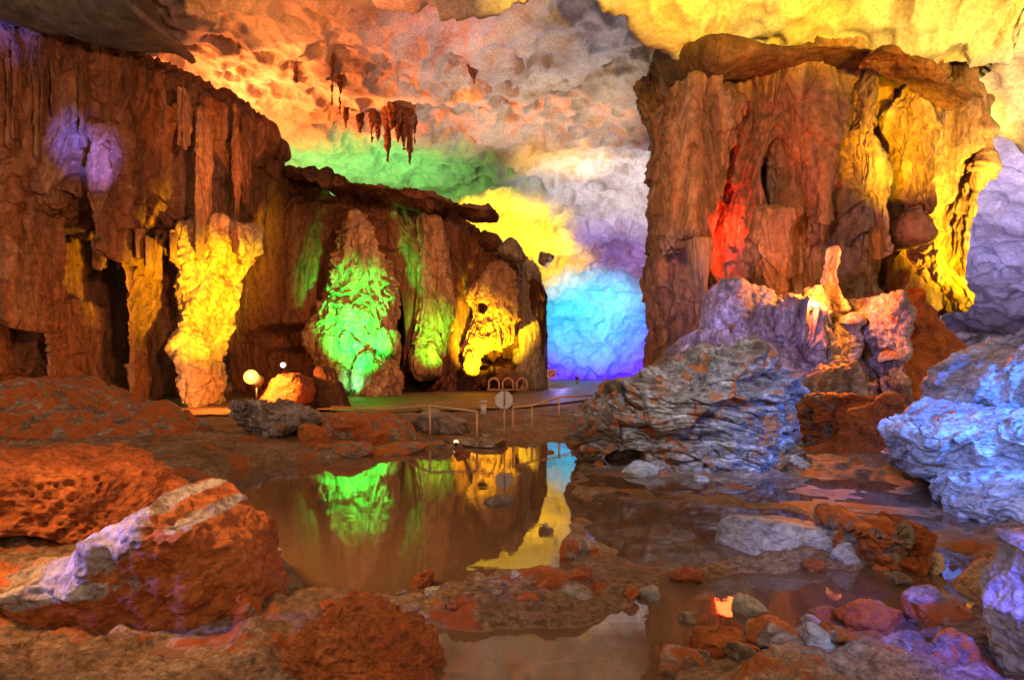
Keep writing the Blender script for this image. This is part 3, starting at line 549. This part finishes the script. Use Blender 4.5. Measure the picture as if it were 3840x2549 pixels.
# ceiling pendants
PEN = [(378, 126, 14, 6, 52), (398, 122, 16, 8, 52.3), (404, 120, 30, 5, 51.8), (415, 124, 20, 4, 52), (392, 118, 10, 9, 53), (360, 122, 10, 6, 52), (388, 120, 42, 9, 52), (410, 122, 42, 8, 52), (372, 122, 20, 4, 52), (398, 118, 24, 6, 52.5), (332, 68, 38, 3, 44), (340, 88, 26, 3, 45), (296, 60, 22, 3, 40), (346, 118, 10, 4, 52), (474, 72, 12, 7, 42)]
for i, (u, v, l, w, Y) in enumerate(PEN):
    Y = 16.3 * F / (VH - v + 4); w *= .55
    o = loft('stalactite', 'v', [(v - 14, u - w * 1.5, u + w * 1.5, Y), (v, u - w * 1.1, u + w, Y), (v + l * .5, u - w * .7, u + w * .5, Y), (v + l, u - w * .2, u + w * .1, Y)], m_wall, r_rough(.14, .6, 200 + i), 120, 90, b=w / F * Y * .8)
    o['group'] = 'red brown stalactites hanging from the ceiling'
    lab = {6: 'long red stalactite, left one of the pair over the green light', 7: 'long red stalactite, right one of the pair over the green light', 4: 'wide red brown rock boss at the root of the red stalactites', 14: 'short stubby stalactite standing alone under the bluish arch'}.get(i)
    o['label'] = lab or 'small dark brown stalactite hanging from the pale ceiling'; o['category'] = 'stalactite'

# ------------------------------------------------------------------ boulders in the middle ground and foreground
def boulder(st, Y, b, mat, rel, lab, name='boulder', n=320, m=420, ex=2.4, dents=(), axis='v'):
    o = loft(name, axis, [(s[0], s[1], s[2], (s[3] if len(s) > 3 else Y)) for s in st], mat, rel, n, m, b=b, ex=ex, dents=dents); return tag(o, lab, name.replace('_', ' '))
boulder([(343, 706, 742), (350, 690, 768), (360, 668, 784), (372, 640, 792), (384, 612, 797), (398, 596, 800), (412, 582, 803), (425, 572, 806), (440, 572, 807), (455, 580, 808), (466, 588, 807), (478, 610, 798)], 12.2, 1.5, m_grey, r_strata(.34, 1.3, 31), 'large layered grey boulder flecked with rust beside the pool', n=640, m=900, dents=[(612, 452, 14, 10, .8)])
boulder([(360, 828, 850), (368, 816, 862), (382, 806, 868), (400, 804, 872), (416, 815, 868), (425, 830, 860)], 16, 1.0, m_knob, r_rough(.12, .7, 32), 'rounded grey boulder with orange streaks behind the layered boulder')
boulder([(392, 795, 830), (402, 790, 885), (415, 786, 900), (432, 790, 905), (450, 800, 905)], 14.8, 1.0, m_mix, r_strata(.16, .8, 33), 'low rubble of grey and orange stone right of the layered boulder')
boulder([(396, 858, 880), (405, 845, 900), (420, 836, 908), (440, 828, 905), (460, 800, 900), (470, 800, 890)], 13, .9, m_mud, r_rough(.2, .8, 34), 'rust red boulder in front of the grey rubble')
boulder([(336, 1010, 1120), (344, 985, 1160), (354, 968, 1190), (366, 950, 1200), (382, 930, 1200), (400, 927, 1200), (416, 930, 1200), (432, 925, 1200), (445, 940, 1200)], 9.8, 1.6, m_slab, r_strata(.20, 1.1, 35, (.35, .1)), 'upper slab of the blue lit boulder at the picture edge', n=440, m=600)
boulder([(410, 925, 1200), (422, 900, 1200), (432, 888, 1200), (446, 887, 1200), (458, 892, 1200), (470, 900, 1200), (480, 930, 1200)], 9.0, 1.4, m_slab, r_strata(.18, 1.1, 36, (.2, .1)), 'blue lit flat ledge boulder jutting out over the mud', n=320, m=600)
boulder([(468, 950, 1200), (485, 928, 1200), (500, 922, 1200), (515, 925, 1200), (530, 955, 1200), (545, 985, 1200)], 7.8, 1.3, m_slab, r_strata(.16, .9, 37, (.2, .1)), 'lower blue grey boulder sloping to the small pool', n=320, m=600)
boulder([(536, 1000, 1200), (548, 990, 1200), (562, 993, 1200), (580, 986, 1200), (600, 980, 1200), (615, 976, 1200), (630, 978, 1200), (655, 985, 1200), (690, 990, 1200), (730, 990, 1200)], 3.55, .5, m_slab, r_rough(.09, .45, 38), 'rough violet blue boulder close at the lower corner', n=420, m=500, dents=[(990, 590, 8, 14, .3)])
tag(polyrock('rock_slab', P(783, 538, 6.4), (.60, .55, .26), m_slab, seed=39, rt=(-.10, .10, .25), relief=r_strata(.03, .6, 39), sub=6, sharp=22, box=True, planes=5), 'flat blue grey slab lying by the small pool', 'rock slab')
boulder([(517, 820, 890), (525, 824, 912), (535, 826, 918), (548, 822, 925), (560, 830, 928), (572, 845, 920)], 6.2, .5, m_mix, r_strata(.10, .5, 40), 'broken heap of rust and grey rock behind the golden reflection', name='rock_heap')
boulder([(521, 900, 920), (530, 892, 926), (545, 878, 930), (558, 870, 932), (568, 880, 925)], 5.9, .4, m_mud, r_rough(.07, .4, 41), 'small dark red boulder next to the broken heap')
# left
boulder([(388, -260, 30), (392, -300, 90), (398, -320, 130), (408, -330, 178), (420, -330, 210), (436, -330, 228), (450, -330, 232), (462, -330, 220)], 15, 2.6, m_mix, r_mud(.28, 1.4, 42), 'long low mud and rock mound below the left drapery wall', n=300, m=700)
boulder([(455, -260, 40), (460, -260, 100), (466, -260, 138), (480, -260, 152), (495, -260, 172), (510, -260, 185), (530, -260, 196), (560, -260, 200)], 6.6, .9, m_mud, r_mud(.2, 1., 43), 'flat topped rust orange boulder at the left edge', n=320, m=600, dents=[(60, 530, 50, 14, .35)])
boulder([(490, 150, 205), (500, 128, 232), (515, 108, 254), (530, 84, 268), (545, 58, 273), (560, 20, 278), (572, -60, 283), (585, -220, 286), (610, -260, 290), (640, -280, 300), (700, -290, 305), (760, -290, 305)], 4.85, .62, m_crust, r_mud(.15, .9, 44), 'big rust orange foreground boulder with a violet lit crust', n=520, m=800, ex=2.8)
boulder([(602, 326, 358), (608, 316, 376), (618, 308, 390), (632, 300, 408), (650, 296, 424), (680, 285, 436), (730, 280, 450)], 3.75, .36, m_mud, r_mud(.12, .4, 46), 'knobbly orange red rock at the bottom of the picture', n=320, m=360)
boulder([(586, 240, 256), (594, 236, 262), (610, 232, 268), (624, 238, 262)], 4.5, .16, m_mix, r_rough(.05, .25, 47), 'small grey white stone set in the rust orange boulder', n=160, m=160)
boulder([(400, 236, 260), (406, 230, 300), (414, 232, 322), (422, 240, 326), (430, 252, 300), (436, 262, 285)], 15.5, .7, m_knob, r_strata(.12, .6, 48), 'violet grey table shaped rock under the bright floodlight', name='table_rock')
boulder([(424, 266, 280), (436, 267, 277), (448, 266, 277), (456, 264, 280)], 15.2, .18, m_slab, r_rough(.03, .3, 49), 'bluish stone leg under the table shaped rock', name='stone_block', n=120, m=100)
boulder([(372, 280, 300), (378, 270, 312), (390, 262, 316), (402, 262, 312), (412, 275, 300)], 22, 1.0, m_mud, r_rough(.12, .8, 50), 'round rust boulder beside the bright floodlight, under the white lamp')
boulder([(366, 318, 332), (374, 314, 338), (392, 308, 345), (412, 306, 350)], 24, .8, m_wall, r_rough(.12, .8, 51), 'upright brown rock left of the green mound')
boulder([(412, 332, 356), (418, 322, 392), (428, 318, 410), (440, 312, 420), (452, 320, 415)], 16, 1.1, m_mix, r_rough(.16, .8, 52), 'bank of rust and grey stones below the left railing', name='rock_bank')
boulder([(414, 420, 440), (420, 414, 468), (430, 412, 474), (440, 420, 470)], 17, .7, m_knob, r_rough(.12, .6, 53), 'dark rounded rock between the railing posts')
boulder([(424, 300, 312), (432, 298, 326), (446, 300, 330), (456, 300, 322)], 14, .4, m_mud, r_rough(.08, .5, 54), 'small rust block beside the bluish stone leg')
# rim stones of the pool
random.seed(7)
for i, (u, v, w, h, mt, lab) in enumerate([
    (421, 586, 26, 14, m_mud, 'lone orange stone standing in the dark pool'), (652, 599, 28, 9, m_slab, 'small flat blue stone at the tip of the mud spit'),
    (500, 503, 32, 8, m_knob, 'flat grey stone lying in the yellow reflection'),
    (452, 612, 44, 18, m_mix, 'rust and grey rim stone nearest the knobbly orange rock'), (490, 606, 40, 16, m_grey, 'grey rim stone between two rust ones on the spit'), (525, 614, 46, 18, m_mix, 'blue grey rim stone in the middle of the spit'),
    (565, 612, 52, 20, m_grey, 'broad ribbed grey rim stone of the spit'), (540, 590, 60, 15, m_mix, 'pebbly low rock behind the ribbed rim stone'), (600, 600, 40, 16, m_mud, 'rust red rim stone at the wide end of the spit'),
    (582, 560, 34, 20, m_mix, 'dark stone at the right end of the yellow reflection'), (690, 580, 36, 14, m_mud, 'rust stone on the shore above the red reflection'), (820, 570, 26, 12, m_mud, 'small rust stone under the flat slab'),
    (850, 566, 30, 22, m_slab, 'bright bluish stone at the waterline below the heap'), (900, 584, 24, 10, m_knob, 'little grey stone poking out of the small pool'),
    (935, 572, 26, 20, m_pale, 'golden lit stone in the small pool'), (720, 655, 70, 26, m_mud, 'rust red rock at the near shore'), (775, 650, 60, 22, m_mix, 'mottled grey rock behind the blue shard'), (880, 630, 70, 24, m_mix, 'mottled rust rock on the near shore, right of the blue shard'),
    (945, 630, 70, 34, m_mix, 'brown grey block against the violet boulder'), (850, 655, 60, 30, m_mud, 'rust orange rock touching the blue shard'), (910, 670, 70, 34, m_grey, 'grey pebbly rock at the near corner shore'), (690, 676, 60, 30, m_mix, 'grey and rust rock cut by the bottom edge'), (960, 672, 60, 30, m_mix, 'brown rock beneath the violet boulder'),
    (610, 462, 60, 14, m_grey, 'thin grey ledge at the foot of the layered boulder'), (785, 470, 50, 16, m_slab, 'pale blue block at the boulder foot'), (640, 474, 50, 12, m_slab, 'crumbly bluish stone at the boulder foot'),
    (540, 434, 60, 8, m_grey, 'low grey rock along the far shore under the sign'), (480, 446, 70, 9, m_grey, 'long low grey rock on the far shore beside the small lamp'), (400, 452, 70, 10, m_mix, 'brown low rock on the far shore under the green reflection'), (345, 455, 50, 12, m_mix, 'rust low rock on the far shore by the block')]):
    rock_at('rock', u, v, w, h, mt, lab, seed=400 + i, rt=(random.uniform(-.2, .2), random.uniform(-.15, .15), random.uniform(0, 6)), planes=16, depth=random.uniform(.7, 1.1))
random.seed(21)
ZONE = [(690, 960, 610, 675, 14, 10, 30), (395, 640, 585, 622, 7, 8, 22), (830, 935, 540, 580, 8, 6, 16), (300, 560, 438, 458, 12, 5, 16), (590, 800, 462, 482, 8, 5, 14), (230, 330, 570, 640, 6, 8, 20)]
for (u0, u1, v0, v1, cnt, w0, w1) in ZONE:
    for k in range(cnt):
        u, v, w = random.uniform(u0, u1), random.uniform(v0, v1), random.uniform(w0, w1); w *= 1.25; hh = w * random.uniform(.25, .42)
        fz_ = H * F / (v - VH); gz = float(floor_z(np.array([(u - U0) / F * fz_]), np.array([fz_]))[0])
        o = rock_at('stone', u, v, w, hh, random.choice([m_mud, m_mix, m_grey, m_slab]), zoff=max(gz, -.02), seed=900 + k * 7 + int(u0), rt=(random.uniform(-.4, .4), random.uniform(-.4, .4), random.uniform(0, 6)), planes=6, sub=4, sharp=30, box=True)
        tag(o, 'small angular stone scattered on the muddy shore among the larger rocks', 'stone', 'small stones scattered along the shores')
Y = 3.9; px = P(826, 646, Y)
o = polyrock('rock_shard', px, (.19, .11, .07), m_slab, seed=60, rt=(.3, .55, -.35), relief=r_rough(.012, .2, 61), box=True); tag(o, 'bright blue flat shard of rock leaning at the near shore', 'rock')

# ------------------------------------------------------------------ built things
def tube(pts, r, seg=10, closed_ends=True):
    V, Fc = [], []
    pts = [np.array(q, float) for q in pts]
    for i, q in enumerate(pts):
        d = pts[min(i + 1, len(pts) - 1)] - pts[max(i - 1, 0)]; d /= np.linalg.norm(d)
        a = np.cross(d, [0, 0, 1.]) if abs(d[2]) < .9 else np.cross(d, [1., 0, 0]); a /= np.linalg.norm(a); b_ = np.cross(d, a)
        for k in range(seg): t = 2 * math.pi * k / seg; V.append(q + r * (math.cos(t) * a + math.sin(t) * b_))
    for i in range(len(pts) - 1):
        for k in range(seg): Fc.append([i * seg + k, i * seg + (k + 1) % seg, (i + 1) * seg + (k + 1) % seg, (i + 1) * seg + k])
    n = len(V); V += [pts[0], pts[-1]]
    for k in range(seg): Fc.append([n, (k + 1) % seg, k, n]); Fc.append([n + 1, n - seg + k, n - seg + (k + 1) % seg, n + 1])
    return V, Fc
def join(*ms):
    V, Fc = [], []
    for v_, f_ in ms:
        k = len(V); V += list(v_); Fc += [[a + k for a in f] for f in f_]
    return V, Fc
def py_obj(name, vf, mat, parent=None, smooth=True):
    V = np.array([list(map(float, q)) for q in vf[0]]); loc = np.array([(V[:, 0].min() + V[:, 0].max()) / 2, (V[:, 1].min() + V[:, 1].max()) / 2, V[:, 2].min()])
    me = bpy.data.meshes.new(name); me.from_pydata([tuple(q - loc) for q in V], [], [list(dict.fromkeys(f)) for f in vf[1]]); me.materials.append(mat)
    for pl in me.polygons: pl.use_smooth = smooth
    o = bpy.data.objects.new(name, me); C.objects.link(o)
    o.location = Vector(loc.tolist()) - (parent.location if parent else Vector((0, 0, 0)))
    if parent: o.parent = parent
    return o
def prism(poly, y0, y1):
    """poly in x, z; extruded along y"""
    n = len(poly); V = [(x, y0, z) for x, z in poly] + [(x, y1, z) for x, z in poly]
    return V, [list(range(n))[::-1], list(range(n, 2 * n))] + [[k, (k + 1) % n, n + (k + 1) % n, n + k] for k in range(n)]
def box(c, s): return prism([(c[0] - s[0] / 2, c[2] - s[2] / 2), (c[0] + s[0] / 2, c[2] - s[2] / 2), (c[0] + s[0] / 2, c[2] + s[2] / 2), (c[0] - s[0] / 2, c[2] + s[2] / 2)], c[1] - s[1] / 2, c[1] + s[1] / 2)
m_rail = plain('worn_painted_steel', (.62, .42, .28), .45, .2)
m_sign = plain('bare_aluminium', (.62, .62, .66), .4, .3)
m_steel = plain('dull_grey_metal', (.25, .24, .24), .4, .6)
m_white = plain('white_paint', (.85, .82, .82), .4)
m_red = plain('red_paint', (.7, .02, .015), .4)
m_black = plain('black_paint', (.02, .02, .02), .5)

def railing(pts, lab, skip=()):
    """pts: (u, vtop, vbottom, Y) of each post"""
    T = thing('railing', P(pts[0][0], pts[0][2], pts[0][3]), lab, 'railing')
    tops = [P(u, vt, Y) for u, vt, vb, Y in pts]
    for i, (u, vt, vb, Y) in enumerate(pts):
        if i in skip: continue
        a = P(u, vt, Y); b_ = P(u, vb + 3, Y); py_obj('post', tube([a, (a + b_) / 2, b_], .028), m_rail, T)
    py_obj('handrail', tube(tops, .026), m_rail, T)
railing([(332, 406, 416, 20), (384, 409, 420, 18.5), (430, 405, 436, 16.2), (477, 411, 438, 15.6)], 'thin tan metal railing above the far shore, left of the round grey sign')
railing([(513, 407, 432, 16.6), (560, 405, 424, 18.5), (586, 400, 420, 20.5)][:1] + [(532, 405, 428, 17.6), (559, 396.5, 420, 19.5), (593, 395, 412, 22)], 'thin tan metal railing along the path, right of the grey sign')

Y = 15.9; T = thing('road_sign', P(504, 436, Y), 'grey octagonal sign seen from its back on a thin pole', 'sign')
cx, cyy, cz_ = P(504, 399.5, Y); r_ = 9.4 / F * Y
oc = [(cx + r_ * math.cos(math.pi * (k + .5) / 4), cz_ + r_ * math.sin(math.pi * (k + .5) / 4)) for k in range(8)]
py_obj('sign_plate', prism(oc, Y, Y + .012), m_sign, T, False)
py_obj('pole', tube([P(504.3, 391, Y - .03), P(504.3, 405, Y - .03)], .016), m_steel, T)
py_obj('lower_pole', tube([P(504.3, 405, Y - .03), P(504.3, 440, Y - .03)], .016), m_rail, T)
Y = 20; T = thing('bollard', P(483.5, 419, Y), 'pale grey post with a cap standing behind the far shore railing', 'bollard')
py_obj('post', tube([P(483.5, 402, Y), P(483.5, 410, Y), P(483.5, 420, Y)], .085), m_sign, T)
py_obj('cap', tube([P(483.5, 400, Y), P(483.5, 401.5, Y), P(483.5, 402, Y)], .12), m_sign, T)

# prohibition sign in front of the blue chamber
Y = 36; T = thing('prohibition_sign', P(548, 392, Y), 'small white square sign with a red circle and slash before the blue wall', 'sign')
cx, _, cz_ = P(551.5, 373, Y); s_ = 4.2 / F * Y
py_obj('sign_plate', box((cx, Y, cz_), (2 * s_, .03, 2 * s_)), m_white, T, False)
ring = [(cx + .66 * s_ * math.cos(t), Y - .03, cz_ + .66 * s_ * math.sin(t)) for t in np.linspace(0, 2 * math.pi, 33)]
py_obj('red_ring', join(tube(ring, .035, 6), tube([(cx - .45 * s_, Y - .035, cz_ + .45 * s_), (cx + .45 * s_, Y - .035, cz_ - .45 * s_)], .03, 6)), m_red, T)
py_obj('cigarette_mark', box((cx, Y - .022, cz_), (.62 * s_, .012, .1 * s_)), m_black, T, False)
py_obj('pole', tube([P(548.2, 371, Y + .06), P(548.2, 393, Y + .06)], .03), m_sign, T)
Y = 60; T = thing('marker_post', P(577, 388, Y), 'short orange post before the glowing light strip', 'post')
py_obj('post', tube([P(577, 378, Y), P(577, 388, Y)], .12), m_rail, T); py_obj('cap', tube([P(577, 376, Y), P(577, 378, Y)], .2), m_red, T)

# ornamental wicket rail before the small hollow
Y = 36; T = thing('ornamental_fence', P(508, 392, Y), 'low golden fence of round topped hoops in front of the small hollow', 'fence')
for u in (494, 508, 522, 536)[:3]:
    c = P(u, 383, Y); a = 5.2 / F * Y
    py_obj('hoop', tube([(c[0] - a, Y, c[2] - a * 1.3), (c[0] - a, Y, c[2])] + [(c[0] + a * math.cos(t), Y, c[2] + a * math.sin(t)) for t in np.linspace(math.pi, 0, 15)] + [(c[0] + a, Y, c[2] - a * 1.3)], .055, 8), m_rail, T)
py_obj('rail', tube([P(487, 389, Y), P(508, 389.3, Y), P(529, 389, Y)], .04, 6), m_rail, T)

# lamps that can be seen
def lamp(name, u, v, Y, r, col, es, lab, aim=(0, -.7, .3), parts=True):
    c = P(u, v, Y); T = thing(name, c - np.array([0, 0, r * 2.2]), lab, 'lamp'); d = np.array(aim, float); d /= np.linalg.norm(d); b0 = c - d * r
    py_obj('housing', tube([c - d * r * 1.6, c - d * r * .8, c - d * .05 * r], r * .9, 20), m_black, T)
    D, Fq = ico(3); me = mesh_obj('lens', D * np.array([r, r, r]) * .98 + c, Fq, plain(name + '_glow', (.01, .01, .01), emit=col, es=es), T)
    py_obj('bracket', tube([c - d * r * 1.2 - np.array([0, 0, r * .8]), c - d * r * 1.2 - np.array([0, 0, r * 1.6]), c - d * r * 1.2 - np.array([0, 0, r * 2.4])], r * .12, 6), m_black, T)
    return T
lamp('floodlight', 251, 376.5, 20.6, .22, (1.0, .36, .06), 2.4, 'blazing orange floodlight aimed at the yellow flowstone column', (-.3, -.8, .4))
spot((250, 364, 19.6), (205, 392, 21), (1.0, .32, .05), 2600, 120, 1, .1); spot((250, 364, 19.6), (300, 392, 22.5), (1.0, .32, .05), 2600, 110, 1, .1)
lamp('white_lamp', 283, 364.5, 22, .085, (1., .93, .85), 3, 'small round white lamp above the rust boulder', (0, -.8, .3))
lamp('shore_lamp', 456, 441.5, 14.6, .05, (1.0, .75, .25), 2.5, 'tiny amber lamp on the far shore below the railing', (0, .2, .5))
lamp('red_lamp', 810, 309, 19.4, .05, (1.0, .3, .05), 20, 'small red orange lamp at the foot of the glowing spire', (0, .4, .5))
point((814, 302, 19.3), (1.0, .13, .02), 900, .12); point((824, 280, 19.5), (1.0, .28, .03), 600, .12)
point((729, 226, 25.0), (1.0, .035, .008), 480, .5)
T = thing('light_strip', P(584, 388, 62), 'glowing white blue light strip at the floor of the blue chamber', 'lamp')
py_obj('strip', box(P(584, 387.6, 62), (1.9, .2, .14)), plain('strip_glow', (1, 1, 1), emit=(.45, .6, 1), es=3.5), T, False)
py_obj('base', box(P(584, 389, 62.3), (2.6, .5, .1)), m_steel, T, False)

spot((760, 250, 3), (785, 538, 6.2), (.10, .32, 1.0), 260, 26, 1, .1); spot((900, 350, 2.4), (826, 646, 3.9), (.10, .40, 1.0), 70, 22, 1, .05)  # added blue beams to light the slab and the shard
# foreground wash lights without fixtures, some added only to brighten
spot((1500, 240, 5), (1000, 430, 8.6), (.02, .18, 1.0), 4200, 52, .9, .25)
spot((1150, -200, 4), (960, 470, 8.4), (.12, .30, 1.0), 900, 36, .9, .25)
spot((640, -100, 2.6), (965, 430, 8.8), (.06, .24, 1.0), 1900, 34, 1, .2)  # added to deepen the blue on the right boulders
spot((1400, 400, 2.0), (1010, 620, 3.6), (.10, .10, 1.0), 700, 34, .9, .1)
spot((900, 100, 2.2), (1010, 620, 3.4), (.12, .22, 1.0), 110, 40, .9, .1)
spot((760, -60, 5), (700, 420, 11.5), (.62, .74, 1.0), 1700, 34, 1, .3)
spot((-500, 380, 3.5), (140, 555, 4.4), (.12, .16, 1.0), 560, 20, .9, .1)
spot((-300, -200, 4), (150, 540, 5.4), (1.0, .42, .12), 2000, 52, 1, .5)  # added warm fill to brighten the left foreground
spot((560, 330, 15), (670, 290, 26), (.40, .36, 1.0), 1500, 30, 1, .2)  # added violet fill on the column's foot, like the two below
spot((620, 300, 14), (700, 300, 24), (.45, .40, 1.0), 2200, 30, 1, .2)
spot((640, 340, 14), (790, 320, 20), (.42, .34, 1.0), 1500, 55, .9, .2)
